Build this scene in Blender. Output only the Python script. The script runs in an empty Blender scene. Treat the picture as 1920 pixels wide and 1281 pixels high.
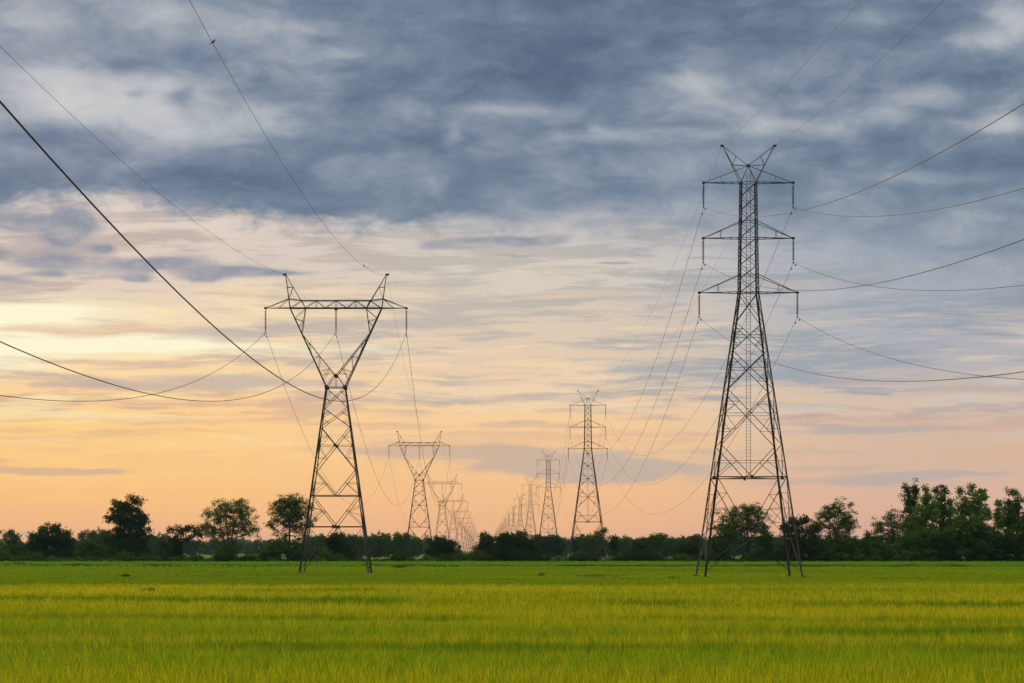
import bpy, math, random
import numpy as np
from mathutils import Vector

SC = bpy.context.scene
COL = SC.collection
R = math.radians

# ------------------------------------------------------------------ surveyed layout (metres)
FOC = 4500.0                 # focal length in photo pixels (a long lens)
VPX, VPY = 905.5, 1033.0     # where the two lines run to, and the horizon
CAM_H = 2.6
D_LEFT, D_RIGHT, SPAN = 267.0, 229.0, 350.0
X_LEFT = (630.0 - VPX) / FOC * D_LEFT
X_RIGHT = (1403.0 - VPX) / FOC * D_RIGHT
D_HEDGE = 520.0

# ------------------------------------------------------------------ camera
cam_data = bpy.data.cameras.new("camera")
cam = bpy.data.objects.new("camera", cam_data)
COL.objects.link(cam)
cam.location = (0, 0, CAM_H)
cam.rotation_euler = (R(90), 0, 0)
cam_data.sensor_width = 36.0
cam_data.lens = 36.0 * FOC / 1920.0
cam_data.shift_x = (960.0 - VPX) / 1920.0
cam_data.shift_y = (VPY - 640.5) / 1920.0
cam_data.clip_start = 0.5
cam_data.clip_end = 30000
SC.camera = cam

# ------------------------------------------------------------------ exposure
SC.view_settings.view_transform = 'Standard'
SC.view_settings.look = 'None'
SC.view_settings.exposure = 0.0
SC.view_settings.gamma = 1.0
SC.render.engine = 'CYCLES'
SC.cycles.use_denoising = True
SC.cycles.denoiser = 'OPENIMAGEDENOISE'
SC.cycles.denoising_input_passes = 'RGB_ALBEDO_NORMAL'
SC.cycles.denoising_prefilter = 'ACCURATE'
SC.cycles.use_adaptive_sampling = True
SC.cycles.adaptive_threshold = 0.015
SC.cycles.max_bounces = 6
SC.cycles.transparent_max_bounces = 4
SC.cycles.volume_bounces = 0


def lin(c):
    return tuple(((v / 255) / 12.92 if v <= 10.3 else (((v / 255) + 0.055) / 1.055) ** 2.4) for v in c) + (1.0,)


# ------------------------------------------------------------------ node expression helper
class X:
    def __init__(s, t, sock): s.t, s.s = t, sock
    def _b(s, o, op, rev=False):
        n = s.t.nodes.new('ShaderNodeMath'); n.operation = op
        a, b = (o, s) if rev else (s, o)
        for i, v in enumerate((a, b)):
            if isinstance(v, X): s.t.links.new(v.s, n.inputs[i])
            else: n.inputs[i].default_value = float(v)
        return X(s.t, n.outputs[0])
    def __add__(s, o): return s._b(o, 'ADD')
    __radd__ = __add__
    def __sub__(s, o): return s._b(o, 'SUBTRACT')
    def __rsub__(s, o): return s._b(o, 'SUBTRACT', True)
    def __mul__(s, o): return s._b(o, 'MULTIPLY')
    __rmul__ = __mul__
    def __truediv__(s, o): return s._b(o, 'DIVIDE')
    def f(s, op, o=0.0): return s._b(o, op)


def smooth(v, a, b):
    t = v.t; n = t.nodes.new('ShaderNodeMapRange'); n.interpolation_type = 'SMOOTHSTEP'
    t.links.new(v.s, n.inputs[0])
    n.inputs[1].default_value, n.inputs[2].default_value = a, b
    if a > b:
        n.inputs[1].default_value, n.inputs[2].default_value = b, a
        n.inputs[3].default_value, n.inputs[4].default_value = 1, 0
    return X(t, n.outputs[0])


def combine(x, y, z=0.0):
    t = x.t; n = t.nodes.new('ShaderNodeCombineXYZ')
    for i, v in enumerate((x, y, z)):
        if isinstance(v, X): t.links.new(v.s, n.inputs[i])
        else: n.inputs[i].default_value = float(v)
    return X(t, n.outputs[0])


def noise(vec, scale=1.0, detail=5.0, rough=0.5, dist=0.0, flat=False):
    t = vec.t; n = t.nodes.new('ShaderNodeTexNoise'); n.noise_dimensions = '2D' if flat else '3D'
    t.links.new(vec.s, n.inputs['Vector'])
    n.inputs['Scale'].default_value = scale; n.inputs['Detail'].default_value = detail
    n.inputs['Roughness'].default_value = rough; n.inputs['Distortion'].default_value = dist
    return X(t, n.outputs['Fac'])


def ramp(v, stops, lo, hi):
    """stops: (value, sRGB 0-255); v in [lo, hi]"""
    t = v.t; n = t.nodes.new('ShaderNodeValToRGB')
    u = (v - lo) / (hi - lo)
    t.links.new(u.s, n.inputs[0])
    st = sorted(((p - lo) / (hi - lo), c) for p, c in stops)
    e = n.color_ramp.elements
    while len(e) < len(st): e.new(0.5)
    for k, (p, c) in enumerate(st):
        e[k].position = min(1, max(0, p))
    for k, (p, c) in enumerate(st):
        e[k].color = lin(c)
    return X(t, n.outputs[0])


def mix(a, b, f):
    t = f.t if isinstance(f, X) else (a.t if isinstance(a, X) else b.t)
    n = t.nodes.new('ShaderNodeMix'); n.data_type = 'RGBA'
    for v, i in ((f, 0), (a, 6), (b, 7)):
        if isinstance(v, X): t.links.new(v.s, n.inputs[i])
        elif i == 0: n.inputs[0].default_value = v
        else: n.inputs[i].default_value = v
    return X(t, n.outputs[2])


def curve(v, pts, lo, hi, ylo, yhi):
    """smooth 1-D curve through (x, y) points"""
    t = v.t; n = t.nodes.new('ShaderNodeFloatCurve')
    u = (v - lo) / (hi - lo)
    t.links.new(u.s, n.inputs['Value'])
    c = n.mapping.curves[0]
    P = [((x - lo) / (hi - lo), (y - ylo) / (yhi - ylo)) for x, y in pts]
    while len(c.points) < len(P): c.points.new(0.5, 0.5)
    for q, p in zip(c.points, P): q.location = p
    n.mapping.update()
    return X(t, n.outputs[0]) * (yhi - ylo) + ylo


# ------------------------------------------------------------------ sky: clouds by compass bearing and elevation
DEG = 78.54   # photo pixels per degree of sky, used to note bearings below


def build_world():
    w = bpy.data.worlds.new("World"); SC.world = w; w.use_nodes = True
    t = w.node_tree; t.nodes.clear()
    tc = t.nodes.new('ShaderNodeTexCoord')
    sp = t.nodes.new('ShaderNodeSeparateXYZ'); t.links.new(tc.outputs['Generated'], sp.inputs[0])
    dx, dy, dz = (X(t, sp.outputs[i]) for i in range(3))
    az = dx.f('ARCTAN2', dy) * (180 / math.pi)            # bearing in degrees, 0 = along the lines
    el = dz.f('ARCSINE') * (180 / math.pi)
    # bearings and elevations in fine sky units (1 degree = DEG)
    u = az * DEG + VPX
    v = VPY - el * DEG
    UV = combine(u, v)

    def blobs(lst, start=0.0):
        """sum of soft elliptical patches (bearing, elevation, half width, half height, amount)"""
        acc = start
        for cx, cy, sx, sy, amp in lst:
            m = t.nodes.new('ShaderNodeVectorMath'); m.operation = 'MULTIPLY_ADD'
            t.links.new(UVW.s, m.inputs[0]); m.inputs[1].default_value = (1 / sx, 1 / sy, 0); m.inputs[2].default_value = (-cx / sx, -cy / sy, 0)
            d = t.nodes.new('ShaderNodeVectorMath'); d.operation = 'DOT_PRODUCT'
            t.links.new(m.outputs[0], d.inputs[0]); t.links.new(m.outputs[0], d.inputs[1])
            p = t.nodes.new('ShaderNodeMath'); p.operation = 'POWER'; p.inputs[0].default_value = 1 / math.e
            t.links.new(d.outputs['Value'], p.inputs[1])
            q = t.nodes.new('ShaderNodeMath'); q.operation = 'MULTIPLY_ADD'
            t.links.new(p.outputs[0], q.inputs[0]); q.inputs[1].default_value = amp
            if isinstance(acc, X): t.links.new(acc.s, q.inputs[2])
            else: q.inputs[2].default_value = acc
            acc = X(t, q.outputs[0])
        return acc

    def fbm(su, sv, seed, detail, rough=0.55, tilt=0.0, uu=None, vv=None):
        uu = uw if uu is None else uu; vv = vw if vv is None else vv
        if tilt: vv = vv + u * tilt
        return noise(combine(uu * su + seed * 13.7, vv * sv + seed * 7.3), 1.0, detail, rough, flat=True)

    # domain warp so that edges billow
    wx = fbm(0.0045, 0.010, 3.7, 3, 0.5, uu=u, vv=v) - 0.5
    wy = fbm(0.0045, 0.010, 9.1, 3, 0.5, uu=u, vv=v) - 0.5
    uw = u + wx * 110; vw = v + wy * 52; vs = v + wy * 20
    UVW = combine(u + wx * 90, v + wy * 24)

    # clear glow behind the clouds -------------------------------------------------
    left = ramp(v, [(1040, (244, 176, 132)), (985, (249, 184, 128)), (940, (253, 194, 126)), (880, (255, 203, 130)), (800, (255, 209, 138)),
                    (730, (253, 212, 154)), (680, (253, 220, 166)), (620, (248, 222, 180)), (560, (232, 210, 188)), (500, (222, 203, 190)),
                    (430, (226, 210, 196)), (300, (205, 202, 205)), (0, (190, 192, 200))], 0, 1040)
    mid = ramp(v, [(1040, (246, 178, 138)), (985, (248, 185, 134)), (930, (249, 193, 138)), (850, (250, 202, 146)), (770, (249, 208, 158)),
                   (700, (236, 206, 174)), (640, (224, 203, 178)), (580, (220, 203, 183)), (510, (216, 205, 192)), (430, (208, 200, 196)),
                   (300, (180, 184, 195)), (0, (150, 160, 180))], 0, 1040)
    right = ramp(v, [(1040, (230, 172, 152)), (985, (227, 176, 152)), (940, (224, 180, 156)), (880, (217, 182, 160)), (820, (215, 185, 163)),
                     (760, (215, 192, 172)), (700, (188, 180, 180)), (640, (174, 176, 184)), (560, (172, 177, 188)), (430, (162, 170, 186)),
                     (300, (140, 152, 178)), (0, (120, 135, 165))], 0, 1040)
    base = mix(left, mid, smooth(u, 250, 900))
    base = mix(base, right, smooth(u, 1000, 1720))

    # thin layered streaks -------------------------------------------------------------
    s1 = fbm(0.0019, 0.021, 1.3, 6, 0.58, 0.010, vv=vs)
    s2 = fbm(0.0022, 0.032, 7.9, 6, 0.62, 0.008, vv=vs)
    s3 = fbm(0.0060, 0.060, 2.9, 4, 0.6, 0.004, vv=vs)
    band = smooth(v, 900, 740) * 0.84 + 0.08 + smooth(v, 1000, 760) * smooth(u, 900, 1500) * 0.3
    upper = smooth(v, 800, 640)
    dark_left = mix(lin((222, 178, 146)), lin((190, 174, 168)), upper)
    dark_streak = mix(dark_left, mix(lin((188, 181, 173)), lin((160, 166, 175)), smooth(u, 900, 1600)), smooth(u, 450, 900) * smooth(v, 860, 700))
    base = mix(base, dark_streak, smooth(s1 + (s3 - 0.5) * 0.7, 0.41, 0.63) * band * 0.90)
    lite = mix(lin((255, 231, 176)), mix(lin((246, 216, 178)), lin((212, 198, 186)), smooth(u, 1000, 1600)), smooth(u, 350, 900))
    lite_band = (smooth(v, 850, 740) * 0.75 + smooth(v, 960, 820) * 0.25) * smooth(v, 470, 640)
    base = mix(base, lite, smooth(s2 + (s3 - 0.5) * 0.25, 0.50, 0.68) * lite_band * 0.85)

    # glow where the sun stands behind the cloud
    g = blobs(((40, 600, 150, 17, 1.0), (110, 590, 120, 14, .3), (250, 652, 160, 19, 1.0), (360, 655, 150, 14, .35), (20, 668, 110, 34, .85), (60, 640, 250, 54, .30), (560, 655, 120, 9, .3), (700, 655, 60, 8, .5)))
    g = g * (0.45 + smooth(s2, 0.32, 0.60) * 0.85)
    base = mix(base, (1.0, 0.93, 0.66, 1), g.f('MINIMUM', 1.0))
    veil = blobs(((150, 625, 200, 10, .9), (320, 618, 120, 12, .5), (220, 684, 240, 9, .75), (60, 640, 60, 5, .4)))
    base = mix(base, lin((226, 190, 160)), smooth(veil + (s3 - 0.5) * 1.2, 0.25, 0.9) * 0.75)

    # long mauve bars low in the sky
    fb = fbm(0.010, 0.055, 2.2, 6, 0.62, vv=vs) - 0.5
    B = blobs(((60, 886, 130, 7, 1.0), (195, 881, 75, 5, .9), (15, 872, 40, 9, .5), (860, 846, 230, 14, 1.0), (1010, 868, 210, 20, 1.0), (1130, 893, 110, 15, .8),
               (1230, 880, 180, 20, .6), (420, 716, 150, 13, .85), (260, 730, 190, 14, .7), (80, 712, 130, 10, .5), (600, 724, 120, 10, .5), (760, 752, 230, 9, .7), (1010, 745, 90, 9, .6),
               (1600, 905, 230, 11, .75), (1760, 893, 170, 7, .7), (1560, 878, 120, 8, .6), (1700, 806, 170, 9, .6), (1560, 812, 110, 12, .55), (1840, 738, 120, 9, .9), (1600, 722, 170, 7, .55),
               (270, 768, 80, 4, .7), (110, 772, 70, 4, .5), (70, 1003, 18, 5, .9), (30, 1006, 40, 3, .4), (60, 970, 60, 5, .35), (900, 795, 170, 8, .4), (1480, 850, 240, 14, .45), (660, 800, 120, 6, .3)))
    barc = mix(lin((206, 172, 150)), lin((180, 172, 168)), smooth(u, 400, 1300))
    barc = mix(barc, lin((188, 172, 168)), smooth(v, 800, 720))
    base = mix(base, barc, smooth(B + fb * 1.05, 0.20, 0.85) * 0.70)
    # bright upper rims of two bars
    base = mix(base, lin((250, 214, 160)), smooth(blobs(((330, 700, 190, 4, 1.0), (760, 712, 190, 5, 1.0), (820, 728, 130, 4, .7))) + fb * 1.2, 0.35, 0.9) * 0.75)

    # separate small grey clouds under the main bank ---------------------------------
    fn = fbm(0.011, 0.024, 5.5, 7, 0.62) - 0.5
    Dm = blobs(((455, 513, 100, 12, 1.0), (392, 528, 48, 9, .8), (540, 514, 60, 6, .5), (270, 500, 90, 15, .85), (262, 528, 38, 10, .75), (340, 492, 60, 10, .4), (95, 500, 60, 18, .75), (15, 485, 32, 11, .75), (92, 526, 32, 9, .6),
                (15, 533, 28, 7, .6), (40, 430, 130, 26, .95), (140, 428, 46, 30, .75), (112, 463, 26, 11, .75), (185, 474, 26, 8, .8), (60, 540, 40, 5, .35),
                (930, 456, 110, 8, .9), (1020, 450, 60, 10, .5), (812, 462, 36, 7, .6), (980, 480, 60, 4, .65), (1145, 497, 60, 3, .8), (722, 477, 22, 4, .55), (1110, 425, 60, 14, .6), (870, 468, 60, 4, .4), (130, 490, 190, 46, .26), (420, 500, 140, 30, .18), (620, 440, 200, 14, .2), (1180, 452, 220, 20, .2)))
    small = smooth(Dm + fn * 1.4, 0.18, 0.98)
    smallc = mix(lin((133, 142, 158)), lin((172, 168, 175)), smooth(fn, -0.10, 0.22))
    base = mix(base, smallc, small * 0.88)

    # the main grey-blue cloud bank ---------------------------------------------------
    edge = curve(u, [(-900, 425), (0, 400), (90, 392), (160, 386), (300, 398), (430, 412), (560, 424), (680, 428), (850, 428), (1000, 424), (1150, 424),
                     (1300, 424), (1480, 450), (1650, 500), (1900, 560), (2900, 610)], -900, 2900, 300, 700)
    en = fbm(0.0095, 0.017, 4.4, 8, 0.62) - 0.5
    soft = curve(u, [(-900, 60), (300, 48), (700, 56), (1000, 84), (1250, 130), (1500, 190), (1900, 210), (2900, 210)], -900, 2900, 0, 300)
    main = smooth((edge - v + en * 105) / soft, -0.5, 0.5)
    # light and dark inside the bank
    n1 = fbm(0.0030, 0.0068, 0.4, 4, 0.5)
    n2 = fbm(0.0070, 0.0125, 6.6, 9, 0.62)
    n3 = fbm(0.0022, 0.018, 8.3, 4, 0.5, -0.05)
    n4 = (fbm(0.0052, 0.0115, 11.2, 4, 0.5) - 0.5).f('ABSOLUTE')
    S = (n1 - 0.5) * 0.42 + (n2 - 0.5) * 0.66 + (n3 - 0.5) * 0.30 + n4 * 0.85 + 0.30
    S = blobs(((230, 205, 180, 66, .62), (300, 275, 90, 22, .26), (60, 60, 90, 50, .30), (70, 170, 130, 80, .30), (120, 225, 150, 30, .22), (500, 100, 140, 50, .16), (300, 45, 220, 50, .2), (480, 95, 120, 25, .12), (660, 112, 70, 12, .16), (540, 205, 90, 26, .16), (470, 250, 80, 30, .12),
              (862, 262, 16, 26, .26), (950, 218, 110, 14, .32), (930, 290, 90, 30, .1), (1150, 262, 70, 16, .30), (1120, 246, 22, 10, .2), (1300, 185, 110, 32, .26), (1260, 165, 60, 14, .16), (1180, 320, 160, 50, .10), (1490, 245, 90, 22, .28), (1640, 240, 60, 20, .30), (1560, 262, 60, 12, .16), (1860, 265, 50, 20, .34), (1740, 198, 70, 14, .24),
              (1890, 75, 50, 34, .62), (1660, 58, 40, 20, .28), (1830, 112, 60, 18, .32), (1800, 20, 60, 20, .2), (1900, 35, 30, 12, .2), (1440, 155, 40, 20, .16), (1040, 415, 60, 12, .26), (1900, 420, 160, 50, .16), (1500, 480, 240, 50, .2), (1800, 520, 260, 40, .2), (1700, 350, 140, 14, .16), (1560, 380, 160, 12, .14),
              (660, 165, 120, 40, -.14), (960, 130, 200, 46, -.24), (1150, 50, 300, 50, -.20), (1420, 30, 160, 40, -.14), (560, 345, 260, 40, -.08), (70, 360, 180, 20, -.22), (220, 138, 90, 16, -.26), (60, 275, 60, 20, -.16), (180, 268, 110, 20, -.14),
              (780, 395, 240, 30, -.12), (760, 275, 70, 26, -.14), (1700, 290, 150, 34, -.12), (1740, 235, 60, 12, -.16), (1780, 165, 110, 24, -.14), (345, 205, 26, 24, -.34), (262, 198, 12, 12, -.25), (610, 90, 60, 12, -.22), (620, 200, 110, 32, -.12), (800, 20, 500, 30, -.06), (40, 2, 150, 14, -.24), (1300, 370, 180, 20, -.08), (1860, 330, 100, 18, -.12), (1520, 225, 60, 12, -.12)), S)
    S = S + smooth((v - edge).f('ABSOLUTE'), 70, 0) * 0.10
    cloud = ramp(S, [(-0.20, (79, 97, 122)), (0.10, (94, 111, 135)), (0.32, (114, 129, 150)), (0.52, (139, 150, 166)), (0.72, (167, 173, 181)),
                     (0.95, (191, 194, 199)), (1.20, (212, 210, 207))], -0.20, 1.20)
    cloud = mix(cloud, lin((156, 152, 170)), smooth(u, 620, 0) * smooth(S, -0.1, 0.4) * 0.16)
    cloud = mix(cloud, lin((128, 145, 160)), smooth(v, 250, 420) * smooth(u, 300, 700) * 0.25)
    col = mix(base, cloud, main)
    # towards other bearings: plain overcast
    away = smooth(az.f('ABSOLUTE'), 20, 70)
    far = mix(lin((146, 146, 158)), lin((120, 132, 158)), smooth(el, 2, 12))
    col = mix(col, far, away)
    # unseen sky overhead, set brighter to light the field, plus a clear-sky term
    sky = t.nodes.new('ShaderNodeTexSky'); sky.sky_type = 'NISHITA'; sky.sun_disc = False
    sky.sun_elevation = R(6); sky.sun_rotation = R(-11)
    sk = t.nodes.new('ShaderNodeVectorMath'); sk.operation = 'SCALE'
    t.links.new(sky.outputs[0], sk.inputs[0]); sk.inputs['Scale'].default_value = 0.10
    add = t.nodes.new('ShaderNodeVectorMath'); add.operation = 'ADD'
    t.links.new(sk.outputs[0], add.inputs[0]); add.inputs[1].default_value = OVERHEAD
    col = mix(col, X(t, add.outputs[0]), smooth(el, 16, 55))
    # below the horizon: the same as the horizon haze, dimmer
    col = mix(col, (0.12, 0.12, 0.10, 1), smooth(el, -0.3, -6))
    w.cycles.sampling_method = 'MANUAL'; w.cycles.sample_map_resolution = 512
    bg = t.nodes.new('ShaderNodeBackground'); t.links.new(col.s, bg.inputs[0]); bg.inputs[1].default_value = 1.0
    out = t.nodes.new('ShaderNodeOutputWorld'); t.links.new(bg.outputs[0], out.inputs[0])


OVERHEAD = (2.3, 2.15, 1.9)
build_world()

# sun, low and veiled by the cloud on the left
sl = bpy.data.lights.new("sun", 'SUN'); sl.energy = 1.1; sl.angle = R(12); sl.color = (1.0, 0.78, 0.5)
so = bpy.data.objects.new("sun", sl); COL.objects.link(so)
s_az, s_el = R(-11), R(6)
sdir = Vector((math.sin(s_az) * math.cos(s_el), math.cos(s_az) * math.cos(s_el), math.sin(s_el)))
so.rotation_euler = (-sdir).to_track_quat('-Z', 'Y').to_euler()
so.location = (-60, 200, 60)


# ------------------------------------------------------------------ object helpers
def tag(o, label=None, cat=None, group=None, kind=None):
    if label: o['label'] = label
    if cat: o['category'] = cat
    if group: o['group'] = group
    if kind: o['kind'] = kind
    return o


def empty(name, loc=(0, 0, 0)):
    o = bpy.data.objects.new(name, None); COL.objects.link(o); o.location = loc
    o.empty_display_size = 0.5
    return o


def link_mesh(name, verts, faces, m, parent=None, loc=None, smooth_shade=False):
    me = bpy.data.meshes.new(name)
    me.from_pydata([tuple(p) for p in verts], [], faces)
    me.materials.append(m); me.update()
    if smooth_shade:
        me.polygons.foreach_set('use_smooth', [True] * len(me.polygons))
    o = bpy.data.objects.new(name, me); COL.objects.link(o)
    if parent: o.parent = parent
    if loc: o.location = loc
    return o


def quad_mesh(name, co, m, parent=None):
    """co: (n,4,3) array of loose quads"""
    n = len(co)
    me = bpy.data.meshes.new(name)
    me.vertices.add(n * 4); me.loops.add(n * 4); me.polygons.add(n)
    me.vertices.foreach_set('co', co.reshape(-1).astype(np.float32))
    me.loops.foreach_set('vertex_index', np.arange(n * 4, dtype=np.int32))
    me.polygons.foreach_set('loop_start', np.arange(0, n * 4, 4, dtype=np.int32))
    me.materials.append(m); me.update(calc_edges=True); me.validate()
    o = bpy.data.objects.new(name, me); COL.objects.link(o)
    if parent: o.parent = parent
    return o


def copy_tree(o, parent=None):
    c = o.copy(); COL.objects.link(c)
    if parent: c.parent = parent
    for ch in [k for k in o.children]: copy_tree(ch, c)
    return c


STEEL_W = 0.54      # flange width of the angle bars against their nominal size


class MB:
    """mesh builder: angle bars, boxes, tubes"""
    def __init__(s): s.v, s.f = [], []
    def prism(s, a, b, sec, ref=(0, 0, 1)):
        a, b = Vector(a), Vector(b); d = (b - a).normalized()
        r = Vector(ref)
        if abs(d.dot(r)) > 0.95: r = Vector((1, 0, 0)) if abs(d.x) < 0.9 else Vector((0, 1, 0))
        e1 = d.cross(r).normalized(); e2 = d.cross(e1)
        k = len(s.v); n = len(sec)
        for p in (a, b):
            for (q, w) in sec: s.v.append(p + e1 * q + e2 * w)
        for i in range(n):
            j = (i + 1) % n
            s.f.append((k + i, k + j, k + n + j, k + n + i))
        s.f.append(tuple(range(k + n - 1, k - 1, -1))); s.f.append(tuple(range(k + n, k + 2 * n)))
    def angle(s, a, b, w, ref=(0, 0, 1)):      # steel angle section
        w = w * STEEL_W; h = w / 2; t = w * 0.16
        s.prism(a, b, [(-h, -h), (h, -h), (h, -h + t), (-h + t, -h + t), (-h + t, h), (-h, h)], ref)
    def bar(s, a, b, w, ref=(0, 0, 1)):
        h = w / 2; s.prism(a, b, [(-h, -h), (h, -h), (h, h), (-h, h)], ref)
    def box(s, c, sx, sy, sz):
        c = Vector(c); s.prism(c - Vector((0, 0, sz / 2)), c + Vector((0, 0, sz / 2)),
                               [(-sx / 2, -sy / 2), (sx / 2, -sy / 2), (sx / 2, sy / 2), (-sx / 2, sy / 2)], (0, 1, 0))
    def lathe(s, prof, n=8, c=(0, 0, 0)):
        k = len(s.v); c = Vector(c)
        for (r, z) in prof:
            for i in range(n):
                an = 2 * math.pi * i / n
                s.v.append(c + Vector((r * math.cos(an), r * math.sin(an), z)))
        for q in range(len(prof) - 1):
            for i in range(n):
                j = (i + 1) % n
                s.f.append((k + q * n + i, k + q * n + j, k + (q + 1) * n + j, k + (q + 1) * n + i))
    def tube(s, pts, rad, n=6):
        k = len(s.v); m = len(pts)
        pts = [Vector(p) for p in pts]
        for i, p in enumerate(pts):
            d = (pts[min(i + 1, m - 1)] - pts[max(i - 1, 0)]).normalized()
            r = Vector((0, 0, 1)) if abs(d.z) < 0.9 else Vector((1, 0, 0))
            e1 = d.cross(r).normalized(); e2 = d.cross(e1)
            ra = rad[i] if hasattr(rad, '__len__') else rad
            for q in range(n):
                an = 2 * math.pi * q / n
                s.v.append(p + e1 * (ra * math.cos(an)) + e2 * (ra * math.sin(an)))
        for i in range(m - 1):
            for q in range(n):
                j = (q + 1) % n
                s.f.append((k + i * n + q, k + i * n + j, k + (i + 1) * n + j, k + (i + 1) * n + q))
        s.f.append(tuple(range(k + n - 1, k - 1, -1))); s.f.append(tuple(range(k + (m - 1) * n, k + m * n)))
    def join(s, o):
        k = len(s.v); s.v += o.v; s.f += [tuple(i + k for i in f) for f in o.f]
    def build(s, name, m, parent=None, smooth_shade=False):
        return link_mesh(name, s.v, s.f, m, parent, smooth_shade=smooth_shade)


# ------------------------------------------------------------------ materials
def mat(name):
    m = bpy.data.materials.new(name); m.use_nodes = True
    t = m.node_tree; t.nodes.clear()
    out = t.nodes.new('ShaderNodeOutputMaterial')
    return m, t, out


def geo_pos(t):
    g = t.nodes.new('ShaderNodeNewGeometry')
    s = t.nodes.new('ShaderNodeSeparateXYZ'); t.links.new(g.outputs['Position'], s.inputs[0])
    return g, X(t, s.outputs[0]), X(t, s.outputs[1]), X(t, s.outputs[2])


def principled(t, out, rough=0.6, metal=0.0):
    b = t.nodes.new('ShaderNodeBsdfPrincipled'); t.links.new(b.outputs[0], out.inputs[0])
    b.inputs['Roughness'].default_value = rough; b.inputs['Metallic'].default_value = metal
    return b


def steel_material(name, c0, c1, rough=0.55, metal=0.35, scale=0.7):
    m, t, out = mat(name); b = principled(t, out, rough, metal)
    g, x, y, z = geo_pos(t)
    n = noise(combine(x, y, z * 0.5), scale, 4, 0.6)
    b.inputs['Specular IOR Level'].default_value = 0.2
    t.links.new(mix(c0, c1, smooth(n, 0.35, 0.7)).s, b.inputs['Base Color'])
    return m


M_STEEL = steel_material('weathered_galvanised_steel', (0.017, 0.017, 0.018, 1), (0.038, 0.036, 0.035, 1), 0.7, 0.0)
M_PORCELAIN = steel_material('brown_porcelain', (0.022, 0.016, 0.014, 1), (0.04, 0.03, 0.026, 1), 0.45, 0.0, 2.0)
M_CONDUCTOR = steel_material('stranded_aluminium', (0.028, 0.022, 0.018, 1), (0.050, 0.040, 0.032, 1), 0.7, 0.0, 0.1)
M_CONCRETE = steel_material('stained_concrete', (0.045, 0.034, 0.022, 1), (0.09, 0.07, 0.045, 1), 0.9, 0.0, 3.0)
M_BIRD = steel_material('dark_plumage', (0.015, 0.014, 0.014, 1), (0.04, 0.035, 0.03, 1), 0.7, 0.0, 20.0)
M_BARK = steel_material('bark', (0.016, 0.012, 0.010, 1), (0.045, 0.035, 0.028, 1), 0.9, 0.0, 1.5)


def leaf_material(name, c0, c1, tr=0.3):
    m, t, out = mat(name)
    g, x, y, z = geo_pos(t)
    rnd = X(t, g.outputs['Random Per Island'])
    n = noise(combine(x, y, z), 0.45, 2, 0.5)
    f = (rnd * 0.55 + smooth(n, 0.3, 0.7) * 0.45)
    c = mix(c0, c1, f)
    d = t.nodes.new('ShaderNodeBsdfDiffuse'); t.links.new(c.s, d.inputs[0])
    tl = t.nodes.new('ShaderNodeBsdfTranslucent')
    c2 = mix(c, (0.30, 0.34, 0.03, 1), 0.18)
    t.links.new(c2.s, tl.inputs[0])
    ms = t.nodes.new('ShaderNodeMixShader'); ms.inputs[0].default_value = tr
    t.links.new(d.outputs[0], ms.inputs[1]); t.links.new(tl.outputs[0], ms.inputs[2])
    t.links.new(ms.outputs[0], out.inputs[0])
    return m


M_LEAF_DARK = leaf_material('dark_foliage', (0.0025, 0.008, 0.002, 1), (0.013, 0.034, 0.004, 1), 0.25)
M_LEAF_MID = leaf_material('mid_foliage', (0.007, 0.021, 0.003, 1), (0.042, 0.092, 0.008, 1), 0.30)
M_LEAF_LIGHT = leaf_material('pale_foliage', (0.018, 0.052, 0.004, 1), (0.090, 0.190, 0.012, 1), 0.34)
M_LEAF_SCRUB = leaf_material('scrub_foliage', (0.022, 0.046, 0.009, 1), (0.070, 0.110, 0.024, 1), 0.3)
M_RUST = leaf_material('rusty_brush', (0.020, 0.014, 0.006, 1), (0.060, 0.045, 0.014, 1), 0.2)
M_DRY = leaf_material('dry_stalks', (0.10, 0.06, 0.025, 1), (0.18, 0.11, 0.04, 1), 0.2)


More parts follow.
